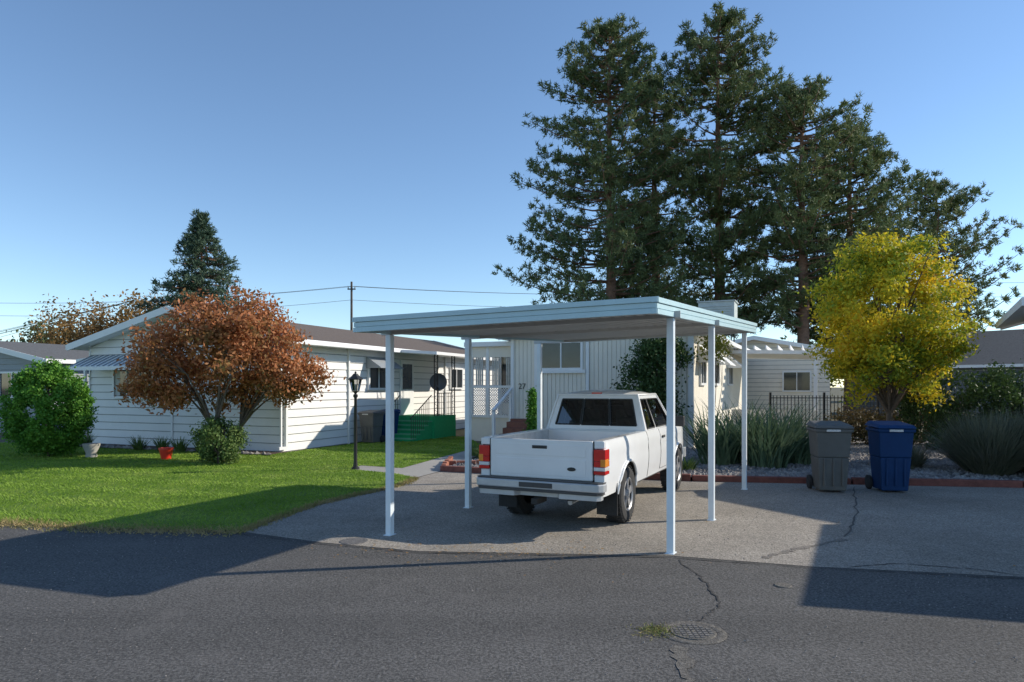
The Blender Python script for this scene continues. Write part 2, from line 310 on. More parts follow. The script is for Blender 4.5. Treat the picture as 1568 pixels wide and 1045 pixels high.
# ------------------------------------------------------------------ carport
def carport(name,FR,FL,BR,zs,posts,sunside=None):
    e=empty(name,(FL[0],FL[1],0))
    o=Vector((FL[0],FL[1],0))
    A=Vector((*FL,zs[1]))-o; B=Vector((*FR,zs[0]))-o; C_=Vector((*BR,zs[2]))-o; D=A+C_-B
    up=Vector((0,0,1))
    mb=MB()
    n=26; vs=[];fs=[]
    prof=[(0,0),(.12,.035),(.32,.035),(.44,0),(1,0)]
    cols=[]
    for i in range(n):
        for u,h in prof[:-1]: cols.append(((i+u)/n,h))
    cols.append((1,0))
    for u,h in cols:
        p=A.lerp(B,u); q=D.lerp(C_,u); vs+=[p+up*(h+.03),q+up*(h+.03)]
    for i in range(len(cols)-1): fs.append((2*i,2*i+2,2*i+3,2*i+1))
    mb.add(vs,fs,'under')
    vs=[(v[0],v[1],v[2]+.045) for v in vs]; mb.add(vs,[f[::-1] for f in fs],'fascia')
    mb.obj('deck',e)
    mb=MB()
    ring=[A,B,C_,D]; cen=(A+B+C_+D)/4
    for i in range(4):
        p,q=ring[i],ring[(i+1)%4]; dn=(q-p).normalized(); out=dn.cross(up).normalized()
        if (((p+q)/2-cen).dot(out))<0: out=-out
        for z0,z1,w in ((0,.05,.05),(.05,.058,.032),(.058,.105,.045),(.105,.113,.032),(.113,.165,.06)):
            ex=dn*w
            mb.slab([p-ex+up*z0,q+ex+up*z0,q+ex+out*w+up*z0,p-ex+out*w+up*z0],(0,0,z1-z0),'fascia')
    mb.obj('fascia',e)
    mb=MB()
    nrm=(B-A).cross(D-A).normalized()
    def zr(x,y):
        r=Vector((x,y,0))-Vector((A.x,A.y,0)); return A.z-(nrm.x*r.x+nrm.y*r.y)/nrm.z
    for k,(x,y) in enumerate(posts):
        x-=o.x;y-=o.y; zt=zr(x,y); w=.038
        dn=(C_-B).normalized(); dn.z=0; dn.normalize(); sd=Vector((dn.y,-dn.x,0))
        c=Vector((x,y,0)); mb.slab([c-dn*w-sd*w,c-dn*w+sd*w,c+dn*w+sd*w,c+dn*w-sd*w],(0,0,zt-.012),'post')
        mb.slab([c-dn*.07-sd*.05,c-dn*.07+sd*.05,c+dn*.07+sd*.05,c+dn*.07-sd*.05],(0,0,.014),'post')
    mb.obj('posts',e,bevel=.006)
    mb=MB()
    h=len(posts)//2
    for k in range(h):
        p=Vector((*posts[k],0))-o; q=Vector((*posts[k+h],0))-o
        dd=(q-p).normalized(); sd=dd.cross(up)*.035
        p=p-dd*.1;q=q+dd*.1
        p.z=zr(p.x,p.y)-.01; q.z=zr(q.x,q.y)-.01
        mb.slab([p-sd,p+sd,q+sd,q-sd],(0,0,.07),'under')
    mb.obj('cross_beams',e)
    return e
carport('carport',(1.40,6.78),(-1.72,7.70),(4.31,12.2),(2.52,2.41,2.76),[(1.71,7.35),(2.68,9.17),(4.05,11.9),(-1.476,8.25),(-.648,10.11),(.52,12.85)])
carport('carport',(10.0,5.75),(7.2,6.5),(11.6,8.9),(2.45,2.45,2.45),[(9.9,6.2),(10.4,7.2),(10.9,8.3),(7.5,6.9),(8.0,7.9),(8.5,8.9)])
# ------------------------------------------------------------------ houses
def hsiding(mb,p,dr,nr,z0,z1,ext,pitch,k):
    p=Vector(p);dr=Vector(dr);nr=Vector(nr); z=z0
    while z<z1-1e-3:
        zt=min(z+pitch,z1); zg=min(z+.022,zt); a0,b0=ext(z); a1,b1=ext(zt)
        if b1-a1<.02: a1=b1=(a1+b1)/2
        q=[p+dr*a0+nr*.030,p+dr*b0+nr*.030,p+dr*b1+nr*.012,p+dr*a1+nr*.012]; h=[zg,zg,zt,zt]
        vs=[(v.x,v.y,hh) for v,hh in zip(q,h)]; mb.add(vs,[(0,1,2,3)],k)
        w=[p+dr*a0+nr*.002,p+dr*b0+nr*.002]
        mb.add([(w[0].x,w[0].y,zg),(w[1].x,w[1].y,zg),vs[1],vs[0]],[(0,1,2,3)],k)
        mb.add([(w[0].x,w[0].y,z),(w[1].x,w[1].y,z),(w[1].x,w[1].y,zg),(w[0].x,w[0].y,zg)],[(0,1,2,3)],'groove_shade')  # recessed strip, its shade put into the colour
        z=zt
def gable_roof(e,W,L,eave,peak,o=.4,oy=.4,k='roof',t=.14):
    m=(peak-eave)/(W/2); mb=MB()
    z0=eave-m*o
    X=[-W-o,-W/2,o]; Z=[z0,peak,z0]
    mb.add([(X[0],-oy,Z[0]+t),(X[1],-oy,Z[1]+t),(X[1],L+oy,Z[1]+t),(X[0],L+oy,Z[0]+t)],[(0,1,2,3)],k)
    mb.add([(X[2],-oy,Z[2]+t),(X[2],L+oy,Z[2]+t),(X[1],L+oy,Z[1]+t),(X[1],-oy,Z[1]+t)],[(0,1,2,3)],k)
    mb.obj('roof_shingles',e)
    mb=MB()
    for i in (0,1):
        a,b=(X[i],Z[i]),(X[i+1],Z[i+1])
        mb.slab([(a[0],-oy,a[1]),(b[0],-oy,b[1]),(b[0],L+oy,b[1]),(a[0],L+oy,a[1])],(0,0,.05),'trim')
        for y in (-oy-.03,L+oy): mb.slab([(a[0],y,a[1]-.04),(b[0],y,b[1]-.04),(b[0],y,b[1]+t+.02),(a[0],y,a[1]+t+.02)],(0,.03,0),'trim')
    for x in (X[0]-.1,X[2]): mb.box(x,x+.1,-oy,L+oy,z0+.0,z0+t+.01,'trim')
    mb.obj('soffit_and_fascia',e)
def window(e,axis,c,w,h,z,name='window',split=1,n=1,curt=False):
    mb=MB()
    def B(u0,u1,d0,d1,z0,z1,k):
        if axis=='f': mb.box(c[0]+u0,c[0]+u1,c[1]-d1,c[1]-d0,z0,z1,k)
        else: mb.box(c[0]+d0,c[0]+d1,c[1]+u0,c[1]+u1,z0,z1,k)
    f=.07
    B(-w/2,w/2,.02,.035,z,z+h,'darkglass')
    B(-w/2-f,-w/2,.0,.075,z-f,z+h+f,'trim');B(w/2,w/2+f,.0,.075,z-f,z+h+f,'trim')
    B(-w/2,w/2,.0,.073,z-f,z,'trim');B(-w/2,w/2,.0,.073,z+h,z+h+f,'trim')
    for i in range(1,split+1):
        u=-w/2+w*i/(split+1); B(u-.02,u+.02,.036,.06,z,z+h,'trim')
    if curt:
        B(-w/2+.02,-w/2+.22,.036,.038,z+.02,z+h-.02,'curtain');B(w/2-.22,w/2-.02,.036,.038,z+.02,z+h-.02,'curtain')
    mb.obj(name,e)
lh=empty('white_mobile_home',(-6.30,18.6,0),-math.radians(21.97))
W,Ln,EV,PK=7.4,15,3.05,3.95
mb=MB(); mb.box(-W+.02,-.02,.02,Ln,0,EV-.02,'white')
mb.slab([(-W+.02,.02,EV-.02),(-.02,.02,EV-.02),(-W/2,.02,PK-.03)],(0,Ln-.03,0),'white')
mb.obj('core_walls',lh)
mb=MB(); ml=(PK-EV)/(W/2)
def ext(z):
    if z<=EV: return (0,W)
    d=(z-EV)/ml; return (d,W-d)
hsiding(mb,(-W,0,0),(1,0,0),(0,-1,0),0,PK-.02,ext,.23,'white')
hsiding(mb,(0,0,0),(0,1,0),(1,0,0),0,EV,lambda z:(0,Ln),.23,'white')
hsiding(mb,(-W,Ln,0),(0,-1,0),(-1,0,0),0,EV,lambda z:(0,Ln),.23,'white')
mb.obj('lap_siding',lh)
gable_roof(lh,W,Ln,EV,PK,.45,.45,'roofb')
mb=MB()
mb.box(0,.05,-.05,.0,0,EV,'trim');mb.box(-W-.05,-W,-.05,0,0,EV,'trim'); mb.box(-4.0,-3.93,-.045,-.02,0,EV,'trim')
mb.box(.05,.13,.06,.14,.1,EV-.12,'trim'); mb.box(.05,.13,-.2,.06,.08,.16,'trim')
mb.box(.55,.64,-.4,Ln,EV-.1,EV+.0,'trim')
for y in (3.0,9.5): mb.box(.03,.09,y,y+.06,0,EV,'trim')
mb.obj('corner_trim_and_downspouts',lh)
window(lh,'f',(-5.5,-.02),1.6,.85,1.5,split=2,curt=True)
window(lh,'s',(.03,4.7),1.1,.75,1.75,'window')
window(lh,'s',(.03,10.5),1.0,.75,1.75,'window')
mb=MB()
mb.slab([(-7.35,-.02,2.72),(-4.6,-.02,2.72),(-4.6,-.75,2.36),(-7.35,-.75,2.36)],(0,0,.03),'trim')
for i in range(12):
    x=-7.35+i*.235; mb.slab([(x,-.02,2.75),(x+.04,-.02,2.75),(x+.04,-.75,2.39),(x,-.75,2.39)],(0,0,.03),'grey')
mb.box(-7.35,-4.6,-.77,-.75,2.28,2.39,'trim')
mb.obj('window_awning',lh)
mb=MB()
mb.slab([(.05,4.0,2.75),(.05,5.4,2.75),(.6,5.4,2.4),(.6,4.0,2.4)],(0,0,.03),'grey')
mb.slab([(.05,4.0,2.75),(.6,4.0,2.4),(.05,4.0,2.4)],(0,.02,0),'grey'); mb.slab([(.05,5.4,2.75),(.6,5.4,2.4),(.05,5.4,2.4)],(0,.02,0),'grey'); mb.obj('side_awning',lh)
mb=MB(); mb.slab([(-W-.05,1.2,2.85),(-W-2.4,1.2,2.6),(-W-2.4,9,2.6),(-W-.05,9,2.85)],(0,0,.12),'trim')
for y in (1.4,5,8.8): mb.box(-W-2.3,-W-2.22,y,y+.08,0,2.6,'trim')
mb.obj('patio_cover',lh,bevel=.01)
mb=MB(); mb.box(.12,1.7,5.6,7.2,0,.78,'green')
for i in range(5):
    mb.box(.35,1.6,5.6-.27*(i+1),5.6-.27*i,0,.60-.13*i,'green'); mb.box(.33,1.62,5.6-.27*(i+1)-.02,5.6-.27*i,.60-.13*i,.635-.13*i,'green2')
mb.obj('green_porch_steps',lh)
mb=MB()
for (x,y) in ((1.62,5.7),(1.62,7.0)):
    for dx,dy in ((0,0),(.0,.22)): mb.box(x,x+.03,y+dy,y+dy+.03,.78,2.9,'black')
    for i in range(10):
        z=.8+i*.21; mb.tube([(x+.015,y+.015,z),(x+.015,y+.235,z+.105),(x+.015,y+.015,z+.21)],.008,'black',5)
for i in range(8): mb.box(1.63,1.645,5.95+i*.135,5.965+i*.135,.78,1.55,'black')
mb.box(1.615,1.66,5.93,7.0,1.55,1.58,'black')
for x in (.36,1.58):
    mb.tube([(x,4.2,.75),(x,5.6,1.5)],.018,'black',6)
    for i in range(10): mb.box(x-.007,x+.007,4.25+i*.13,4.265+i*.13,.05,.79+i*.069,'black')
mb.obj('iron_railing',lh)
mb=MB(); mb.slab([(.66,5.2,2.95),(2.0,5.2,2.86),(2.0,9.5,2.86),(.66,9.5,2.95)],(0,0,.1),'trim')
mb.obj('porch_cover',lh)
mb=MB(); mb.box(.03,.08,6.1,7.0,.78,2.75,'trim'); mb.box(.08,.085,6.22,6.88,1.7,2.6,'darkglass'); mb.obj('side_door',lh)
de=empty('satellite_dish',(-2.55,23.6,0),math.radians(8)); mb=MB(); mb.tube([(0,.12,0),(0,.12,1.9)],.022,'dishgrey',8)
mb.rev([(-.06,.30),(-.04,.29),(.0,.2),(.03,.1),(.04,0)],(0,0,1.95),'y','dishgrey',24); mb.tube([(0,0,1.7),(0,-.32,1.8)],.012,'dishgrey',6); mb.box(-.03,.03,-.38,-.30,1.77,1.85,'dishgrey'); mb.obj('dish_and_mast',de)
def bin_(name,loc,phi,body,s=1,h=1.16):
    e=empty(name,(*loc,0),phi); mb=MB()
    def fr(z0,z1,a0,a1,k,y0=0,y1=0):
        mb.add([(-a0,-a0+y0,z0),(a0,-a0+y0,z0),(a0,a0+y0,z0),(-a0,a0+y0,z0),(-a1,-a1+y1,z1),(a1,-a1+y1,z1),(a1,a1+y1,z1),(-a1,a1+y1,z1)],[(0,3,2,1),(4,5,6,7),(0,1,5,4),(1,2,6,5),(2,3,7,6),(3,0,4,7)],k)
    fr(.04,.5*h,.225*s,.262*s,body); fr(.5*h,.86*h,.264*s,.292*s,body); fr(.855*h,.905*h,.315*s,.32*s,body)
    for x in (-.15,0,.15): mb.box(x*s-.02,x*s+.02,-.28*s,-.235*s,.12,.5*h,body)
    mb.obj('body',e,bevel=.02)
    mb=MB(); mb.add([(-.33*s,-.345*s,.91*h),(.33*s,-.345*s,.91*h),(.33*s,.36*s,.93*h),(-.33*s,.36*s,.93*h),(-.29*s,-.29*s,.96*h),(.29*s,-.29*s,.96*h),(.27*s,.3*s,h),(-.27*s,.3*s,h)],[(0,3,2,1),(4,5,6,7),(0,1,5,4),(1,2,6,5),(2,3,7,6),(3,0,4,7)],body)
    mb.obj('lid',e,bevel=.02)
    mb=MB()
    for x in (-.27*s,.27*s): mb.rev([(-.03,0),(-.03,.11),(-.02,.125),(.02,.125),(.03,.11),(.03,0)],(x,.27*s,.125),'x','rubber',20)
    mb.tube([(-.27*s,.27*s,.125),(.27*s,.27*s,.125)],.012,'black',8)
    mb.tube([(-.24*s,.3*s,.88*h),(-.24*s,.41*s,.9*h),(.24*s,.41*s,.9*h),(.24*s,.3*s,.88*h)],.015,body,8)
    mb.obj('wheels_and_handle',e,smooth=True)
    mb=MB(); mb.box(-.13*s,.10*s,-.326*s,-.321*s,.868*h,.898*h,'label'); mb.obj('label',e)
bin_('grey_wheelie_bin',(5.45,11.72),math.radians(-10),'binG',.96,1.2)
bin_('blue_wheelie_bin',(6.48,11.7),math.radians(-8),'binB',.94,1.2)
bin_('grey_wheelie_bin',(-4.45,21.6),math.radians(-25),'binG',.95,1.05)
bin_('blue_wheelie_bin',(-4.1,22.5),math.radians(-25),'binB',.95,1.05)
lp=empty('street_lamp',(-3.37,14.7,0)); mb=MB()
mb.rev([(0,.09),(.05,.085),(.08,.05),(.2,.04),(1.55,.03),(1.58,.05),(1.62,.05),(1.64,.02),(1.68,.05),(1.70,.08)],(0,0,0),'z','black',16)
mb.obj('post',lp,smooth=True)
mb=MB()
for j in range(6):
    a=j*math.pi/3; b=(j+1)*math.pi/3
    mb.tube([(.075*math.cos(a),.075*math.sin(a),1.70),(.13*math.cos(a),.13*math.sin(a),1.95)],.009,'black',5)
    mb.quad((.07*math.cos(a),.07*math.sin(a),1.705),(.07*math.cos(b),.07*math.sin(b),1.705),(.125*math.cos(b),.125*math.sin(b),1.945),(.125*math.cos(a),.125*math.sin(a),1.945),'lampglass')
mb.tube([(0,0,1.7),(0,0,1.85)],.02,'trim',8)
mb.obj('lantern',lp)
mb=MB(); mb.rev([(1.945,.16),(1.96,.165),(2.03,.08),(2.07,.05),(2.08,.02),(2.11,.025),(2.13,.0)],(0,0,0),'z','black',6); mb.obj('cap',lp)
h7=empty('cream_mobile_home',(5.04,19.1,0),-math.radians(24.25))
W7,L7,E7,P7=5.55,16,3.32,3.75
mb=MB(); mb.box(-W7+.02,-.02,.02,L7,0,E7-.02,'cream'); mb.slab([(-W7+.02,.02,E7-.02),(-.02,.02,E7-.02),(-W7/2,.02,P7-.03)],(0,L7-.03,0),'cream'); mb.obj('core_walls',h7)
mb=MB(); x=-W7
while x<-.01:
    x2=min(x+.135,0)
    mb.box(x+.006,x2-.006,-.012,.018,.0,E7-.02,'cream'); x+=.135
y=0
while y<L7-.01:
    mb.box(-.018,.012,y+.004,min(y+.3,L7)-.004,0,E7-.02,'cream'); y+=.3
mb.slab([(-W7,-.012,E7-.02),(0,-.012,E7-.02),(-W7/2,-.012,P7-.01)],(0,.028,0),'white')
mb.obj('vertical_siding',h7)
gable_roof(h7,W7,L7,E7,P7,.3,.3,'roof')
window(h7,'f',(-3.88,-.012),1.25,.75,2.36,split=1,n=1)
mb=MB(); mb.box(-4.65,-3.1,-.1,-.085,2.2,2.3,'trim'); mb.box(-5.55,-5.45,-.05,-.015,0,E7,'trim'); mb.box(-.1,.05,-.05,-.02,0,E7,'trim')
for xx in (-4.75,-3.1): mb.box(xx,xx+.1,-.06,-.015,1.0,E7,'trim')
mb.obj('trim',h7)
for yy,ww in ((1.6,.9),(4.5,1.2),(8.5,1.2)):
    window(h7,'s',(.012,yy),ww,.9,1.9)
    mb=MB(); mb.slab([(.03,yy-.8,3.0),(.03,yy+.8,3.0),(.6,yy+.8,2.5),(.6,yy-.8,2.5)],(0,0,.03),'trim'); mb.slab([(.03,yy-.8,3.0),(.6,yy-.8,2.5),(.03,yy-.8,2.5)],(0,.02,0),'trim'); mb.obj('side_awning',h7)
mb=MB(); mb.slab([(.05,8.5,3.1),(3.2,8.5,3.0),(3.2,14,3.0),(.05,14,3.1)],(0,0,.14),'trim')
for y in (8.6,10.4,12.2,13.9): mb.box(3.05,3.17,y,y+.12,0,3.0,'trim')
for i in range(8): mb.box(.1+i*.42,.15+i*.42,8.1,14.2,3.24,3.36,'trim')
mb.box(.1,3.2,8.45,8.53,0.0,.9,'cream')
mb.obj('side_pergola',h7)
mb=MB()
mb.box(-7.3,-5.58,.6,3.5,0,.8,'cream')
mb.box(-7.3,-5.58,2.9,3.0,.8,3.1,'cream')
for xx in (-7.3,-6.7,-5.66): mb.box(xx,xx+.09,.55,.64,.8,3.1,'trim')
for yy in (1.7,2.8): mb.box(-7.3,-7.21,yy,yy+.09,.8,3.1,'trim')
mb.box(-7.3,-5.58,.545,.62,1.75,1.83,'trim'); mb.box(-7.3,-5.58,.545,.62,.78,.86,'trim'); mb.box(-7.45,-5.56,.4,3.6,3.1,3.25,'trim')
mb.box(-7.3,-5.58,.56,.62,2.75,3.1,'cream')
for xa in (-7.1,-6.5,-6.0):
    for k_ in range(4): mb.box(xa+k_*.07,xa+.05+k_*.07,.58,.6+.01*(k_%2),1.83,2.75,'curtain')
mb.box(-7.2,-5.7,2.85,2.88,1.2,2.6,'darkglass')
mb.obj('enclosed_porch',h7)
mb=MB()
for i in range(-9,22):
    for sgn in (1,-1):
        x0=-7.3+i*.085; za,zb=.86,1.75; xa,xb=(x0,x0+.89) if sgn>0 else (x0+.89,x0)
        lo,hi=-7.3,-5.6; dxx=xb-xa
        ts=sorted(((lo-xa)/dxx,(hi-xa)/dxx)); t0=max(0,ts[0]);t1=min(1,ts[1])
        if t1-t0<.03: continue
        A_=(xa+dxx*t0,za+.89*t0);B_=(xa+dxx*t1,za+.89*t1); yy=.57+(.008 if sgn>0 else -.004)
        mb.slab([(A_[0]-.014,yy,A_[1]),(A_[0]+.014,yy,A_[1]),(B_[0]+.014,yy,B_[1]),(B_[0]-.014,yy,B_[1])],(0,.006,0),'trim')
mb.obj('lattice_panel',h7)
mb=MB()
for i in range(4): mb.box(-5.45,-4.75,-.3-.28*(i+1),-.3-.28*i,0,.72-.17*i,'brown')
mb.box(-5.45,-4.75,-.3,-.06,0,.8,'brown')
mb.box(-5.55,-5.47,-1.4,-1.32,0,1.1,'trim');mb.box(-5.55,-5.47,-.2,-.12,0,1.7,'trim'); mb.slab([(-5.55,-1.4,1.05),(-5.47,-1.4,1.05),(-5.47,-.1,1.7),(-5.55,-.1,1.7)],(0,0,.06),'trim')
mb.obj('entry_stairs',h7)
fc=bpy.data.curves.new('house_number','FONT'); fc.body='27'; fc.size=.25; fc.extrude=.006; fc.materials.append(M['black'])
fo=bpy.data.objects.new('house_number',fc); COL.objects.link(fo); fo.parent=h7; fo.location=(-5.3,-.025,1.72); fo.rotation_euler=(math.radians(90),0,0)
ce=empty('roof_cooler',(8.45,28,0),-math.radians(24)); mb=MB()
mb.box(-.7,.7,-.6,.6,4.1,5.2,'cooler')
for i in range(9): mb.box(-.6,.6,-.63,-.605,4.2+i*.1,4.25+i*.1,'cooler')
mb.box(-.75,.75,-.65,.65,5.2,5.25,'cooler')
for x in (-.6,.55):
    for y in (-.55,.5): mb.box(x,x+.05,y,y+.05,3.4,4.1,'black')
mb.obj('housing',ce,bevel=.015)
def simplehouse(name,loc,phi,W,L,ev,pk,wk,rk,o=.5,wins=()):
    e=empty(name,(*loc,0),math.radians(phi)); mb=MB(); mb.box(-W+.02,-.02,.02,L-.02,0,ev,wk); mb.slab([(-W+.02,.02,ev),(-.02,.02,ev),(-W/2,.02,pk-.03)],(0,L-.05,0),wk); mb.obj('core_walls',e)
    mb=MB(); m_=(pk-ev)/(W/2)
    hsiding(mb,(-W,0,0),(1,0,0),(0,-1,0),0,pk-.02,lambda z:(0,W) if z<=ev else ((z-ev)/m_,W-(z-ev)/m_),.22,wk)
    hsiding(mb,(0,0,0),(0,1,0),(1,0,0),0,ev,lambda z:(0,L),.22,wk); hsiding(mb,(-W,L,0),(0,-1,0),(-1,0,0),0,ev,lambda z:(0,L),.22,wk)
    mb.obj('lap_siding',e); gable_roof(e,W,L,ev,pk,o,o,rk)
    for a,c,w,h,z in wins: window(e,a,c,w,h,z)
    return e
simplehouse('grey_mobile_home',(-17.3,25.5),-22,8,14,2.75,3.5,'grey','roof',wins=[('f',(-2,-.02),1.4,.9,1.4),('s',(.03,4),1.2,.9,1.4)])
simplehouse('grey_mobile_home',(16.7,8.2),-31.5,8,4.9,3.38,4.5,'grey','roof',.45)
M['dkgrey']=mat('dark_grey_siding',(.10,.12,.14),.7,.1,2)
simplehouse('dark_grey_house',(35,38),38,9,12,3.0,4.9,'dkgrey','roof')
simplehouse('tan_mobile_home',(15.6,33.5),-24,7,10,3.5,4.2,'cream','roof',wins=[('f',(-1.5,-.02),1.2,.9,1.6)])
simplehouse('tan_mobile_home',(2,48),-22,9,14,3.0,4.0,'cream','roof')
simplehouse('tan_mobile_home',(-26,52),-22,9,14,3.0,4.0,'cream','roof')
e=empty('red_flower_pot',(-8.46,16.7,.02)); mb=MB(); mb.rev([(0,.0),(0,.11),(.24,.16),(.24,.175),(.28,.175),(.28,.15),(.22,.14),(.22,0)],(0,0,0),'z','ired',20); mb.obj('pot',e,smooth=True)
e=empty('stone_flower_pot',(-10.6,17.2,.02)); mb=MB(); mb.rev([(0,.0),(0,.14),(.1,.12),(.3,.2),(.34,.2),(.34,.16),(.25,0)],(0,0,0),'z','walk',20); mb.obj('pot',e,smooth=True)
t=np.linspace(0,1,46); P=np.column_stack([-6.3+(-7.2)*t,17.62+2.8*t])+RNG.normal(size=(46,2))*.03; stones('border_stones',P,.09,.15,.05,sm)
fe=empty('iron_fence',(8.6,22.8,0),0); mb=MB()
for i in range(46): mb.box(i*.12,i*.12+.02,0,.02,0,1.5,'black')
for z in (.2,1.4): mb.box(0,5.5,-.01,.03,z,z+.03,'black')
for i in range(4): mb.box(i*1.8,i*1.8+.06,-.02,.04,0,1.6,'black')
mb.obj('pickets',fe)
up_=empty('utility_pole',(-14.1,60,0)); mb=MB(); mb.tube([(0,0,0),(0,0,11)],[.14,.09],'wood',10); mb.box(-.35,.35,-.06,.06,10.3,10.4,'wood')
for x in (-.3,0,.3): mb.tube([(x,0,10.4),(x,0,10.6)],.05,'cooler',6)
mb.obj('pole',up_)
M['wirem']=mat('aluminium_wire',(.22,.23,.24),.5,.1,4)
mb=MB()
def wire(a,b,sag):
    P=[]
    for i in range(25):
        t=i/24; P.append((a[0]*(1-t)+b[0]*t,a[1]*(1-t)+b[1]*t,a[2]*(1-t)+b[2]*t-sag*4*t*(1-t)))
    mb.tube(P,.016,'wirem',4,False)
for z,dx in ((10.6,-.3),(10.6,.3),(9.4,0)):
    wire((-14.1+dx,60,z),(-62,66,z-.3),.9); wire((-14.1+dx,60,z),(40,58,z+.0),.9); wire((40,58,z),(90,57,z+3),.8)
mb.obj('power_lines')
# ------------------------------------------------------------------ TREES
def clumptree(name,loc,clumps,leafm,nleaf,lsize,spread,trunkr,forkz,barkk='bark',limbs=10,aspect=.55,zflat=.7,tilt=(0,0),multi=1,cen=None):
    e=empty(name,loc); cl=np.array(clumps); c0=cl.mean(0) if cen is None else np.array(cen)
    ids=RNG.integers(0,len(cl),nleaf); sp=RNG.normal(size=(nleaf,3))*spread*[1,1,zflat]
    C=cl[ids]+sp; out=(C-c0)+sp*1.5
    C[:,2]=np.maximum(C[:,2],.04)
    fastmesh('foliage',leafverts(C,lsize,aspect,out,.8),4,leafm,e)
    mb=MB()
    stems=[]
    for k in range(multi):
        a=6.28*k/multi+.5; off=.0 if multi==1 else .10
        p0=Vector((off*math.cos(a),off*math.sin(a),-.05)); p1=Vector((off*math.cos(a)*2.2+tilt[0]*.5,off*math.sin(a)*2.2+tilt[1],forkz*.55)); p2=Vector((off*math.cos(a)*4+tilt[0],off*math.sin(a)*4,forkz))
        mb.tube([p0,p1,p2],[trunkr*1.25,trunkr*.9,trunkr*.75],barkk,10); stems.append(p2)
    idx=RNG.choice(len(cl),min(limbs,len(cl)),replace=False)
    for n_,i in enumerate(idx):
        t=Vector(cl[i]); s=min(stems,key=lambda q:(q-t).length); mid=s.lerp(t,.5)+Vector((random.uniform(-.15,.15),random.uniform(-.15,.15),.12*(t-s).length))
        r=trunkr*.42; mb.tube([s-Vector((0,0,.05)),s.lerp(mid,.5)+Vector((0,0,.03)),mid,mid.lerp(t,.5),t],[r,r*.75,r*.5,r*.3,r*.12],barkk,6)
        for q in range(4):
            j=np.argsort(np.linalg.norm(cl-cl[i],axis=1))[RNG.integers(1,min(12,len(cl)))]; u=Vector(cl[j]); mb.tube([mid,mid.lerp(u,.5)+Vector((0,0,.05)),u],[r*.35,r*.2,r*.05],barkk,5)
    mb.obj('trunk_and_limbs',e,smooth=True,ang=60)
    return e
def ell(n,c,r,inner=.35,zmin=-9,lump=.12):
    o=[]
    while len(o)<n:
        d=RNG.normal(size=3); d/=np.linalg.norm(d); k=RNG.uniform(inner,1)**.6*(1+RNG.uniform(-lump,lump))
        p=np.array(c)+d*np.array(r)*k
        if p[2]>zmin: o.append(p)
    return o
mm=leafmat('rust_maple_leaves',[(.13,.15,.05),(.33,.16,.06),(.54,.21,.09),(.64,.30,.14)],.35,.9)
cl=ell(120,(0,0,2.5),(2.2,1.7,1.3),.3,1.25)+ell(40,(.1,0,3.2),(1.6,1.2,.95),.3)+ell(28,(1.6,0,2.05),(.8,.9,.65))+ell(28,(-1.5,0,1.95),(.8,.9,.65))
clumptree('red_maple_tree',(-6.95,16.4,0),cl,mm,25000,.056,.17,.085,.85,limbs=26,multi=3,aspect=.5)
ym=leafmat('golden_leaves',[(.12,.20,.03),(.26,.34,.035),(.56,.48,.03),(.82,.60,.035),(.70,.36,.03)],.4,.55)
cl=ell(180,(0,0,3.65),(2.02,1.9,2.0),.3,1.3,.07)+ell(50,(0,0,2.3),(1.8,1.6,.95),.3,1.25)+ell(14,(-.3,0,5.3),(.75,.8,.45))
clumptree('golden_tree',(9.95,18,0),cl,ym,36000,.058,.17,.10,1.1,limbs=26,aspect=.5)
def shrub(name,loc,cl,m,n,ls,sp,aspect=.55,limbs=10):
    return clumptree(name,loc,cl,m,n,ls,sp,.03,.25,limbs=limbs,aspect=aspect,zflat=1)
gb=leafmat('bright_green_leaves',[(.05,.15,.025),(.10,.26,.03),(.19,.38,.05)],.25,1.6)
dg=leafmat('dark_green_leaves',[(.03,.06,.02),(.055,.10,.03),(.09,.15,.04)],.2,1.2)
og=leafmat('olive_leaves',[(.06,.11,.03),(.12,.19,.05),(.20,.27,.09)],.2,1.5)
shrub('rounded_green_shrub',(-11.75,17.3,0),ell(330,(0,0,1.22),(.95,.95,1.16),.55,.1,.03),gb,34000,.04,.075)
shrub('low_shrub',(-6.75,15.7,0),ell(60,(0,0,.52),(.54,.5,.52),.5,.08,.12),og,9000,.032,.08)
shrub('climbing_vine',(3.75,18.5,0),ell(60,(0,0,1.7),(.75,.4,1.45),.2,.2,.15)+ell(25,(.4,0,2.8),(.7,.4,.5),.2)+ell(16,(0,0,.7),(1.1,.5,.6)),dg,13000,.05,.15)
shrub('golden_shrub',(5.6,19.0,0),ell(30,(0,0,3.0),(.35,.4,.7),.2,.2,.15),leafmat('yellow_green',[(.1,.13,.03),(.25,.25,.04)],.3),1300,.05,.15)
shrub('columnar_evergreen',(.52,17.2,0),[(0.12*math.cos(i*2.4)*(1-i/50),0.12*math.sin(i*2.4)*(1-i/50),.1+i*.032) for i in range(50)],gb,4200,.035,.055)
hc=[]
for i in range(9): hc+=ell(32,(i*.85-.4,i*.15,1.2+random.uniform(-.1,.15)),(.75,.8,1.15),.6,.1,.1)
shrub('hedge',(11.9,18.6,0),hc,dg,34000,.05,.14)
hc=[]
for i in range(5): hc+=ell(16,(i*.8,0,.6),(.6,.6,.6),.3,.1,.2)
shrub('brown_shrub',(9.9,20.5,0),hc,leafmat('brown_leaves',[(.05,.05,.02),(.13,.09,.04),(.1,.12,.04)],.2),7000,.05,.15)
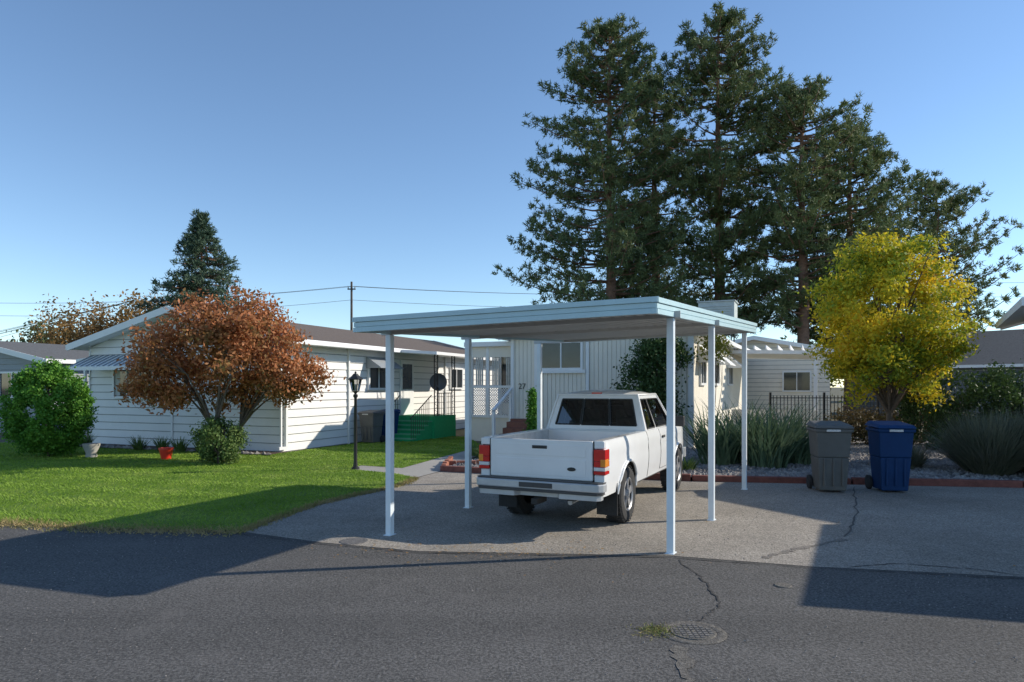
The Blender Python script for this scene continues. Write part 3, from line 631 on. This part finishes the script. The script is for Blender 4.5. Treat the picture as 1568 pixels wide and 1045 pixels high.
def bladebush(name,loc,n,L,w,r,m,droop=.5,seg=4,upr=.5,zr=None):
    e=empty(name,loc); V=[]
    for _ in range(n):
        a=random.uniform(0,6.283); rr=r*math.sqrt(random.random()); bx,by=rr*math.cos(a),rr*math.sin(a)
        a2=a+random.uniform(-1,1); ln=L*random.uniform(.55,1.1); lean=random.uniform(.08,upr)
        dx,dy=math.cos(a2),math.sin(a2); sx,sy=-dy*w,dx*w; p=[];th=lean
        x,y,z=bx,by,0
        for s_ in range(seg+1):
            k=1-(s_/seg)**2*.93; p.append(((x-sx*k,y-sy*k,z),(x+sx*k,y+sy*k,z))); x+=math.sin(th)*dx*ln/seg;y+=math.sin(th)*dy*ln/seg;z+=math.cos(th)*ln/seg; th+=droop*random.uniform(.2,1)/seg*2
        for s_ in range(seg): V+=[p[s_][0],p[s_][1],p[s_+1][1],p[s_+1][0]]
    fastmesh('blades',np.array(V),4,m,e); return e
im=leafmat('iris_leaves',[(.08,.14,.08),(.14,.21,.12),(.24,.30,.17)],.2,1.5)
for i,(x,y,L) in enumerate([(4.6,15.2,1.5),(5.2,15.6,1.65),(5.8,15.4,1.6),(6.3,15.9,1.55),(5.5,14.7,1.2),(6.5,15.3,1.1)]):
    bladebush('iris_plant',(x,y,.05),230,L,.024,.38,im,.7,5,.55)
lm=leafmat('lavender_leaves',[(.10,.12,.07),(.18,.19,.13),(.25,.25,.18)],.2,2)
bladebush('lavender_bush',(9.45,13.5,.05),3200,1.3,.011,.35,lm,.25,3,1.0)
bladebush('lavender_bush',(10.6,13.9,.05),1800,1.3,.011,.4,lm,.25,3,1.0)
bladebush('lavender_bush',(8.3,14.6,.05),1200,.55,.012,.35,lm,.25,3,1.0)
for x,y in ((-9.6,18.75),(-10.4,19.05),(-9.0,18.5),(-8.3,18.3),(-12.6,20.2)): bladebush('border_plant',(x,y,.03),90,.45,.014,.12,og,.6,3,.6)
for x,y in ((3.0,13.8),(3.6,14.2),(1.2,15.5),(2.3,16.5),(-.6,16.3),(-.9,17.3)): bladebush('border_plant',(x,y,.05),120,.4,.014,.2,og,.6,3,.8)
pm=leafmat('pine_needles',[(.065,.10,.048),(.115,.16,.065),(.17,.21,.085),(.25,.25,.11)],.2,.45)
def pine(name,loc,H,prof,lev=.55,nb=6,cl=1.0,m=None,needle=.31,w=.037,per=17,base=2.5,r0=.4,trunk='barkred',rise=.35,dens=1.35,skip=(.35,.75)):
    e=empty(name,loc); mb=MB(); mb.tube([(0,0,0),(.1,0,H*.35),(0,.1,H*.7),(0,0,H*.98)],[r0,r0*.75,r0*.4,.05],trunk,10)
    C=[];O=[]
    zs=[p[0] for p in prof];rs=[p[1] for p in prof]
    z=base
    while z<H:
        for b in range(nb):
            a=random.uniform(0,6.283); R=np.interp(z,zs,rs)*random.choice([.5,.75,.9,1.0,1.08])*random.uniform(.82,1.05)
            if R<.25: R=.25
            zz=z+random.uniform(-.28,.28); dx,dy=math.cos(a),math.sin(a)
            k=max(3,int(R/.5)); pts=[]
            for i in range(k+1):
                t=i/k; h=zz-.12*R*t+rise*R*t*t
                pts.append((dx*R*t,dy*R*t,h))
            q_=pts[::max(1,k//3)] if k>3 else pts
            mb.tube(q_,[.07*(1-.8*i/max(1,len(q_)-1)) for i in range(len(q_))],trunk,4,False)
            for i in range(1,k+1):
                t=i/k
                if t<skip[0] and random.random()<skip[1]: continue
                p=pts[i]; wd=.26*R*(1-t*.55)
                for q in range(int(round(3*dens*cl))):
                    s_=random.uniform(-1,1)*wd; C.append((p[0]-dy*s_+random.uniform(-.22,.22),p[1]+dx*s_+random.uniform(-.22,.22),p[2]+random.uniform(-.15,.32))); O.append((dx,dy,.4))
        z+=lev*random.uniform(.7,1.3)*(1 if z<H*.8 else .7)
    C=np.array(C);O=np.array(O)
    fastmesh('foliage',needleverts(C,needle,w,per,.35,O),3,m or pm,e); mb.obj('trunk_and_branches',e,smooth=True,ang=70)
pine('pine_tree',(6.0,42,0),24,[(2,5.6),(6,6.4),(9,6.3),(13,5.5),(17,4.8),(20,3.7),(22.5,2.2),(24,.6)],lev=.68,nb=7)
pine('pine_tree',(13.0,43,0),25,[(3,5),(8,5.2),(14,5.2),(18,4.7),(21.5,3.6),(23.7,2.1),(25,.6)],base=5,lev=.68,nb=7)
pine('pine_tree',(9.6,46,0),22.8,[(3,3.2),(10,3.3),(16,2.8),(20,1.8),(22.8,.4)],base=4,lev=.8)
pine('pine_tree',(17.0,40,0),19.4,[(3,3.6),(6,4.8),(12,4.7),(15,4.0),(17.7,2.5),(19.4,.6)],base=5.5,lev=.68,nb=7)
pine('pine_tree',(20.8,42,0),17.6,[(3,3.4),(6,4.0),(10,4.4),(13,3.8),(16,2.2),(17.6,.6)],base=3.5,lev=.68,nb=7)
pine('pine_tree',(28.6,46,0),15.6,[(3,3.2),(6,4.2),(10,4.1),(13,3.0),(15,1.4),(15.6,.4)],base=2.5,rise=.5,lev=.74)
spm=leafmat('spruce_needles',[(.045,.085,.055),(.08,.13,.08),(.13,.18,.115)],.15,.6)
pine('spruce_tree',(-21.4,47,0),13.3,[(0,4.6),(4,4.5),(7,3.5),(10,2.2),(12.3,.9),(13.3,.15)],lev=.44,nb=8,m=spm,needle=.28,base=1,r0=.25,rise=.05,per=14,dens=1.2)
def faraway(name,loc,r,h,m,n=5000,ls=.22,trunk=True):
    cl=ell(int(60),(0,0,h*.6),(r,r,h*.42),.3,h*.15,.2)
    clumptree(name,loc,cl,m,n,ls,r*.13,.2,h*.25,limbs=22,zflat=1)
om=leafmat('autumn_orange_leaves',[(.16,.13,.05),(.34,.2,.07),(.45,.27,.11)],.35,.3)
gm2=leafmat('distant_green_leaves',[(.05,.08,.03),(.10,.13,.05),(.16,.17,.07)],.3,.3)
faraway('autumn_tree',(-39,62,0),4.2,9.2,om,6200,.17); faraway('autumn_tree',(-34,63,0),3.9,9.9,om,5600,.17); faraway('autumn_tree',(-45,66,0),3.6,7.9,gm2,3600,.17); faraway('autumn_tree',(-30,60,0),3,8.2,om,4000,.17)
cl=[]
for i in range(60):
    x=-120+i*4.2+random.uniform(-1,1); h=random.uniform(3.2,5.8); cl+=ell(8,(x,random.uniform(-4,4),h*.55),(2.8,2.2,h*.5),.3,.3)
clumptree('distant_tree_line',(0,80,0),cl,gm2,48000,.3,.7,.2,1,limbs=4,cen=(0,0,-10))
# ------------------------------------------------------------------ TRUCK
tk=empty('pickup_truck',(.785,9.36,.008),-math.radians(25.5))
def hw(z): return float(np.interp(z,[.40,.5,.65,.8,.86,.9,1.0,1.08,1.14],[.80,.815,.838,.845,.842,.836,.838,.825,.80]))
def taper(y):
    t=1.0
    if y>3.25: t-=.10*((y-3.25)/.6)**2
    if y<-.85: t-=.02*((-.85-y)/.15)**2
    return t
AR=.43; AZ=.40
def bot(y):
    b=.47
    for c in (0,3.1):
        if abs(y-c)<AR: b=max(b,AZ+math.sqrt(AR*AR-(y-c)**2)*.98)
    return b
def top(y):
    if y<1.03: return 1.13
    if y<2.9: return 1.14
    return 1.14-.12*((y-2.9)/.95)**1.5
ys=set(np.round(np.linspace(-1.0,3.85,50),4))
for c in (0,3.1):
    for a in np.linspace(0,math.pi,25): ys.add(round(c+AR*math.cos(a),4))
ys=sorted(ys)
mb=MB(); R=9
for sx in (-1,1):
    vs=[];fs=[]
    for y in ys:
        b,t=bot(y),top(y)
        for r in range(R+1):
            z=b+(t-b)*r/R; vs.append((sx*hw(z)*taper(y),y,z))
    for i in range(len(ys)-1):
        for r in range(R):
            a=i*(R+1)+r; f=(a,a+R+1,a+R+2,a+1); fs.append(f if sx>0 else f[::-1])
    mb.add(vs,fs,'paint')
mb.obj('side_panels',tk,smooth=True,ang=50)
mb=MB()
for sx in (-1,1):
    for c in (0,3.1):
        pts=[]
        for a in np.linspace(.08,math.pi-.08,22):
            z=AZ+AR*math.sin(a)*.98; y=c+AR*math.cos(a); pts.append((sx*(hw(z)*taper(y)+.004),y,z))
        mb.tube(pts,.02,'paint',8)
mb.obj('arch_lips',tk,smooth=True,ang=60)
mb=MB()
for sx in (-1,1):
    for c in (0,3.1):
        A_=np.linspace(0,math.pi,16)
        for i in range(15):
            p=[(c+(AR+.01)*math.cos(a),AZ+(AR+.01)*math.sin(a)) for a in (A_[i],A_[i+1])]
            mb.quad((sx*.79,p[0][0],p[0][1]),(sx*.79,p[1][0],p[1][1]),(sx*.5,p[1][0],p[1][1]),(sx*.5,p[0][0],p[0][1]),'dark')
        mb.box(min(sx*.5,sx*.52),max(sx*.5,sx*.52),c-.44,c+.44,.4,.84,'dark')
mb.box(-.5,.5,-.95,3.7,.50,.62,'dark'); mb.box(-.45,-.35,-1.0,3.6,.40,.5,'dark');mb.box(.35,.45,-1.0,3.6,.40,.5,'dark')
mb.box(-.78,.78,.46,2.6,.44,.5,'dark'); mb.box(-.79,.79,-.97,-.45,.48,.62,'dark'); mb.box(-.4,.4,-.3,.3,.62,.72,'dark')
mb.tube([(-.7,0,.37),(.7,0,.37)],.045,'dark',10); mb.rev([(-.14,.02),(-.1,.1),(0,.14),(.1,.1),(.14,.02)],(.0,0,.37),'x','dark',14)
mb.tube([(.35,-.9,.36),(.35,-.3,.38),(.3,.5,.4)],.03,'bumper',8); mb.box(-.04,.04,-1.2,-.9,.36,.43,'dark')
mb.tube([(-.72,3.1,.37),(.72,3.1,.37)],.05,'dark',8)
for sx in (-1,1): mb.box(min(sx*.56,sx*.83),max(sx*.56,sx*.83),-.50,-.485,.17,.58,'rubber')
for sx in (-1,1): mb.tube([(sx*.5,-.85,.42),(sx*.5,-.3,.34),(sx*.5,.3,.34),(sx*.5,.85,.44)],.03,'dark',6)
mb.obj('underbody',tk)
mb=MB()
for sx in (-1,1):
    mb.box(min(sx*.70,sx*.715),max(sx*.70,sx*.715),-.96,1.0,.70,1.12,'dirty')
    mb.box(min(sx*.695,sx*.805),max(sx*.695,sx*.805),-.99,1.01,1.12,1.142,'paint')
    mb.box(min(sx*.48,sx*.70),max(sx*.48,sx*.70),-.35,.35,.7,.88,'dirty')
mb.box(-.70,.70,-.96,1.0,.68,.70,'dirty'); mb.box(-.79,.79,.975,1.012,.62,1.125,'paint')
for i in range(9): mb.box(-.64+i*.155,-.60+i*.155,-.94,.97,.701,.712,'dirty')
mb.obj('cargo_bed',tk,bevel=.008)
mb=MB()
mb.box(-.685,.685,-1.03,-.965,.655,1.135,'paint'); mb.obj('tailgate',tk,bevel=.016)
mb=MB(); mb.box(-.60,.60,-1.036,-1.0305,.70,.90,'paint'); mb.box(-.60,.60,-1.036,-1.0305,.94,1.08,'paint'); mb.obj('tailgate_pressing',tk,bevel=.004)
mb=MB(); mb.box(-.10,.10,-1.042,-1.032,1.025,1.065,'darkplastic'); mb.box(-.08,.08,-1.054,-1.042,1.035,1.055,'black')
mb.obj('tailgate_handle',tk,bevel=.004)
mb=MB()
for x0,x1 in ((-.697,-.6865),(.6865,.697)): mb.box(x0,x1,-1.012,-.97,.66,1.13,'black')
mb.box(-.68,.68,-1.02,-.97,.635,.653,'black'); mb.obj('tailgate_gaps',tk)
mb=MB()
mb.add([(.42+.055*math.cos(a),-1.042,.79+.024*math.sin(a)) for a in np.linspace(0,6.283,17)[:-1]]+[(.42+.055*math.cos(a),-1.036,.79+.024*math.sin(a)) for a in np.linspace(0,6.283,17)[:-1]],[tuple(range(16))]+[(i,(i+1)%16,16+(i+1)%16,16+i) for i in range(16)],'black'); mb.obj('badge',tk)
mb=MB()
for sx in (-1,1):
    a,b=sorted((sx*.70,sx*.828)); mb.box(a,b,-1.015,-.93,.50,.735,'paint'); mb.box(a,b,-1.015,-.93,1.045,1.135,'paint')
mb.obj('rear_corner_panels',tk,bevel=.012)
mb=MB()
for sx in (-1,1):
    a,b=sorted((sx*.702,sx*.845))
    mb.box(a,b,-1.04,-.87,.90,1.04,'red'); mb.box(a,b,-1.04,-.87,.83,.898,'red'); mb.box(a,b,-1.042,-.87,.785,.828,'clear'); mb.box(a,b,-1.04,-.87,.74,.783,'red')
    c_,d_=sorted((sx*.785,sx*.8475)); mb.box(c_,d_,-1.043,-.90,.835,.925,'amber')
mb.obj('tail_lights',tk,bevel=.006)
mb=MB()
mb.slab([(-.85,-.98,.54),(-.85,-1.10,.54),(-.80,-1.165,.54),(.80,-1.165,.54),(.85,-1.10,.54),(.85,-.98,.54)],(0,0,.10),'bumper')
mb.obj('rear_bumper',tk,bevel=.014)
mb=MB(); mb.slab([(-.84,-.98,.64),(-.84,-1.09,.64),(-.79,-1.15,.64),(.79,-1.15,.64),(.84,-1.09,.64),(.84,-.98,.64)],(0,0,.014),'darkplastic')
mb.slab([(-.83,-1.0,.505),(-.83,-1.09,.505),(-.78,-1.162,.505),(.78,-1.162,.505),(.83,-1.09,.505),(.83,-1.0,.505)],(0,0,.034),'darkplastic')
mb.slab([(-.81,-1.0,.44),(-.81,-1.09,.44),(-.77,-1.14,.44),(-.30,-1.14,.44),(-.25,-1.06,.44),(.25,-1.06,.44),(.30,-1.14,.44),(.77,-1.14,.44),(.81,-1.09,.44),(.81,-1.0,.44)],(0,0,.064),'bumper')
mb.box(-.22,.22,-1.172,-1.166,.56,.62,'darkplastic'); mb.obj('bumper_step_pad',tk,bevel=.006)
mb=MB()
mb.box(-.79,.79,1.045,1.08,.55,1.14,'paint')
mb.obj('cab_back',tk,bevel=.01)
def panel(mbp,A,B,C,D,us,vs_,holes,inset=.018,flip=False):
    A,B,C,D=map(Vector,(A,B,C,D)); nrm=(B-A).cross(D-A).normalized()
    if flip: nrm=-nrm
    def P(u,v): return A.lerp(B,u).lerp(D.lerp(C,u),v)
    for i in range(len(us)-1):
        for j in range(len(vs_)-1):
            q=[P(us[i],vs_[j]),P(us[i+1],vs_[j]),P(us[i+1],vs_[j+1]),P(us[i],vs_[j+1])]
            if (i,j) in holes:
                g=[p-nrm*inset for p in q]
                mbp.quad(*g,'glass')
                for k in range(4):
                    mbp.quad(q[k],q[(k+1)%4],g[(k+1)%4],g[k],'black')
                    mbp.tube([q[k]+nrm*.002,q[(k+1)%4]+nrm*.002],.011,'black',5)
            else: mbp.quad(*q,'paint')
rb=[(-.775,1.085,1.135),(.775,1.085,1.135)]; rt=[(-.63,1.20,1.665),(.63,1.20,1.665)]
fb=[(-.765,2.98,1.135),(.765,2.98,1.135)]; ft=[(-.60,2.42,1.665),(.60,2.42,1.665)]
mb=MB()
panel(mb,rb[0],rb[1],rt[1],rt[0],[0,.075,.34,.355,.645,.66,.925,1],[0,.14,.87,1],{(1,1),(3,1),(5,1)},.014)
panel(mb,rb[1],fb[1],ft[1],rt[1],[0,.07,.33,.38,.92,1],[0,.05,.87,1],{(1,1),(3,1)},.014)
panel(mb,fb[0],rb[0],rt[0],ft[0],[0,.08,.62,.67,.93,1],[0,.05,.87,1],{(1,1),(3,1)},.014)
panel(mb,fb[1],fb[0],ft[0],ft[1],[0,.05,.95,1],[0,.06,.93,1],{(1,1)},.012)
mb.obj('cab_greenhouse',tk)
mb=MB()
vs=[];fs=[];nu,nv=12,12
for i in range(nu+1):
    for j in range(nv+1):
        u=i/nu*2-1;v=j/nv; x=u*(.63*(1-v)+.60*v); y=1.20*(1-v)+2.42*v; z=1.665+.075*(1-abs(u)**3.2)*(1-abs(2*v-1)**4)
        vs.append((x,y,z))
for i in range(nu):
    for j in range(nv):
        a=i*(nv+1)+j; fs.append((a,a+nv+1,a+nv+2,a+1))
mb.add(vs,fs,'paint')
mb.tube([rt[0],rt[1],ft[1],ft[0],rt[0]],.017,'paint',8)
for a,b in ((rb[0],rt[0]),(rb[1],rt[1]),(fb[0],ft[0]),(fb[1],ft[1])): mb.tube([a,b],.017,'paint',8)
mb.tube([rb[0],rb[1]],.012,'paint',8)
for sx in (-1,1): mb.quad((sx*.80,1.05,1.14),(sx*.80*taper(2.98),2.98,1.138),(sx*.765,2.98,1.142),(sx*.775,1.085,1.142),'paint')
mb.obj('cab_roof',tk,smooth=True,ang=60)
mb=MB(); mb.box(-.08,.08,1.18,1.21,1.678,1.70,'red'); mb.obj('brake_light',tk,bevel=.004)
mb=MB()
mb.box(-.72,.72,1.1,2.9,.9,.92,'dark')
for x in (-.38,.38):
    mb.box(x-.25,x+.25,1.75,1.92,.92,1.42,'seat'); mb.box(x-.13,x+.13,1.76,1.86,1.44,1.6,'seat'); mb.box(x-.25,x+.25,1.9,2.4,.92,1.05,'seat')
mb.box(-.72,.72,2.65,2.95,.92,1.16,'darkplastic')
mb.obj('seats',tk,bevel=.04)
mb=MB(); mb.tube([(-.38+.17*math.cos(a),2.55+.06*math.sin(a),1.18+.16*math.sin(a)) for a in np.linspace(0,6.283,20)],.014,'black',6,False); mb.box(-.1,.1,2.46,2.48,1.52,1.58,'black'); mb.obj('steering_wheel_and_mirror',tk)
mb=MB()
vs=[];fs=[]
for i in range(nu+1):
    for j in range(nv+1):
        u=i/nu*2-1;v=j/nv; y=2.97+.88*v; w=hw(top(y))*taper(y); z=top(y)+.035*(1-abs(u)**2.5)
        vs.append((u*w,y,z))
for i in range(nu):
    for j in range(nv):
        a=i*(nv+1)+j; fs.append((a,a+nv+1,a+nv+2,a+1))
mb.add(vs,fs,'paint'); mb.box(-.72,.72,3.78,3.84,.6,1.0,'paint'); mb.obj('hood',tk,smooth=True)
mb=MB(); mb.box(-.42,.42,3.84,3.87,.78,.96,'darkplastic'); mb.box(-.8,.8,3.80,3.95,.5,.68,'bumper')
for x in (-.58,.58): mb.box(x-.14,x+.14,3.82,3.87,.78,.96,'clear')
mb.obj('grille_headlights_and_front_bumper',tk,bevel=.012)
mb=MB()
for sx in (-1,1):
    for y,z0,z1 in ((1.03,.48,1.13),(1.78,.52,1.13),(2.86,.56,1.12)):
        prev=None
        for z in np.linspace(z0,z1,8):
            p=(sx*(hw(z)*taper(y)+.0006),y,z)
            if prev: mb.tube([prev,p],.005,'black',4)
            prev=p
    mb.tube([(sx*(hw(.52)+.0),1.78,.52),(sx*(hw(.52)),2.62,.52)],.004,'black',4)
mb.obj('door_gaps',tk)
mb=MB()
for sx in (-1,1):
    a,b=sorted((sx*.838,sx*.862)); mb.box(a,b,1.86,2.02,.99,1.03,'darkplastic')
    a,b=sorted((sx*.88,sx*1.03)); mb.box(a,b,2.60,2.69,1.13,1.30,'darkplastic'); a,b=sorted((sx*.78,sx*.90)); mb.box(a,b,2.63,2.67,1.13,1.17,'darkplastic')
mb.obj('mirrors_and_handles',tk,bevel=.012)
def wheel(nm,c,sx):
    mb=MB(); w=.12
    mb.rev([(sx*-w,.22),(sx*-w,.33),(sx*-w*.8,.365),(sx*-w*.3,.372),(sx*w*.3,.372),(sx*w*.8,.365),(sx*w,.34),(sx*(w+.008),.29),(sx*w,.225),(sx*(w-.02),.21)],c,'x','rubber',40)
    for i in range(36):
        a=i*2*math.pi/36
        for s_ in (-.07,.07):
            y=c[1]+.372*math.cos(a+s_*.6);z=c[2]+.372*math.sin(a+s_*.6)
            t=Vector((0,-math.sin(a),math.cos(a)))*.018; n_=Vector((0,math.cos(a),math.sin(a)))*.008
            p=Vector((c[0]+s_,y,z)); q=Vector((.04,0,0))
            mb.slab([p-q-t,p+q-t,p+q+t,p-q+t],n_,'rubber')
    mb.rev([(sx*(w-.02),.212),(sx*(w-.005),.215),(sx*(w-.01),.20),(sx*(w-.05),.185),(sx*(w-.07),.10),(sx*(w-.07),0)],c,'x','dark',32)
    mb.rev([(sx*(w-.002),.222),(sx*(w+.002),.212),(sx*(w-.012),.196),(sx*(w-.06),.19)],c,'x','alloy',32)
    for i in range(5):
        a=i*2*math.pi/5+.3; u=Vector((0,math.cos(a),math.sin(a)));t=Vector((0,-math.sin(a),math.cos(a))); cc=Vector(c)+Vector((sx*(w-.045),0,0))
        mb.slab([cc+u*.05-t*.035,cc+u*.05+t*.035,cc+u*.2+t*.05,cc+u*.2-t*.05],(sx*.03,0,0),'alloy')
    mb.rev([(sx*(w-.05),.075),(sx*(w-.005),.065),(sx*(w+.0),.04),(sx*(w+.0),0)],c,'x','alloy',20)
    mb.obj(nm,tk,smooth=True,ang=30)
for nm,y in (('rear_wheel',0),('front_wheel',3.1)):
    for sx in (-1,1): wheel(nm+('_right' if sx>0 else '_left'),(sx*.715,y,.372),sx)
# ------------------------------------------------------------------ world, sun, camera
w=bpy.data.worlds.new('World'); sc.world=w; w.use_nodes=True; nt=w.node_tree
sky=nt.nodes.new('ShaderNodeTexSky'); sky.sky_type='NISHITA'; sky.sun_disc=False
sd=Vector((-4.38,-.8,-2.4)).normalized()
el=math.asin(-sd.z); az=math.atan2(-sd.x,-sd.y)
sky.sun_elevation=el; sky.sun_rotation=az; sky.air_density=1.0; sky.dust_density=0.0; sky.ozone_density=2.6; sky.altitude=900
mxw=nt.nodes.new('ShaderNodeMix'); mxw.data_type='RGBA'; mxw.blend_type='MULTIPLY'; mxw.inputs[0].default_value=1; mxw.clamp_result=False
mxw.inputs[7].default_value=(1.16,1.22,1.24,1)
nt.links.new(sky.outputs[0],mxw.inputs[6])
nt.links.new(mxw.outputs[2],nt.nodes['Background'].inputs[0]); nt.nodes['Background'].inputs[1].default_value=.15
sl=bpy.data.lights.new('sun','SUN'); sl.energy=5.0; sl.angle=math.radians(.53); sl.color=(1,.91,.77)
so=bpy.data.objects.new('sun',sl); COL.objects.link(so); so.rotation_euler=sd.to_track_quat('-Z','Y').to_euler()
cd=bpy.data.cameras.new('camera'); cam=bpy.data.objects.new('camera',cd); COL.objects.link(cam); cam.location=(0,0,1.8); cam.rotation_euler=(math.radians(90),0,0)
cd.lens=24; cd.sensor_width=36; cd.shift_y=69.5/1568; cd.clip_end=3000; sc.camera=cam
sc.view_settings.view_transform='Standard'; sc.view_settings.look='None'; sc.view_settings.exposure=0
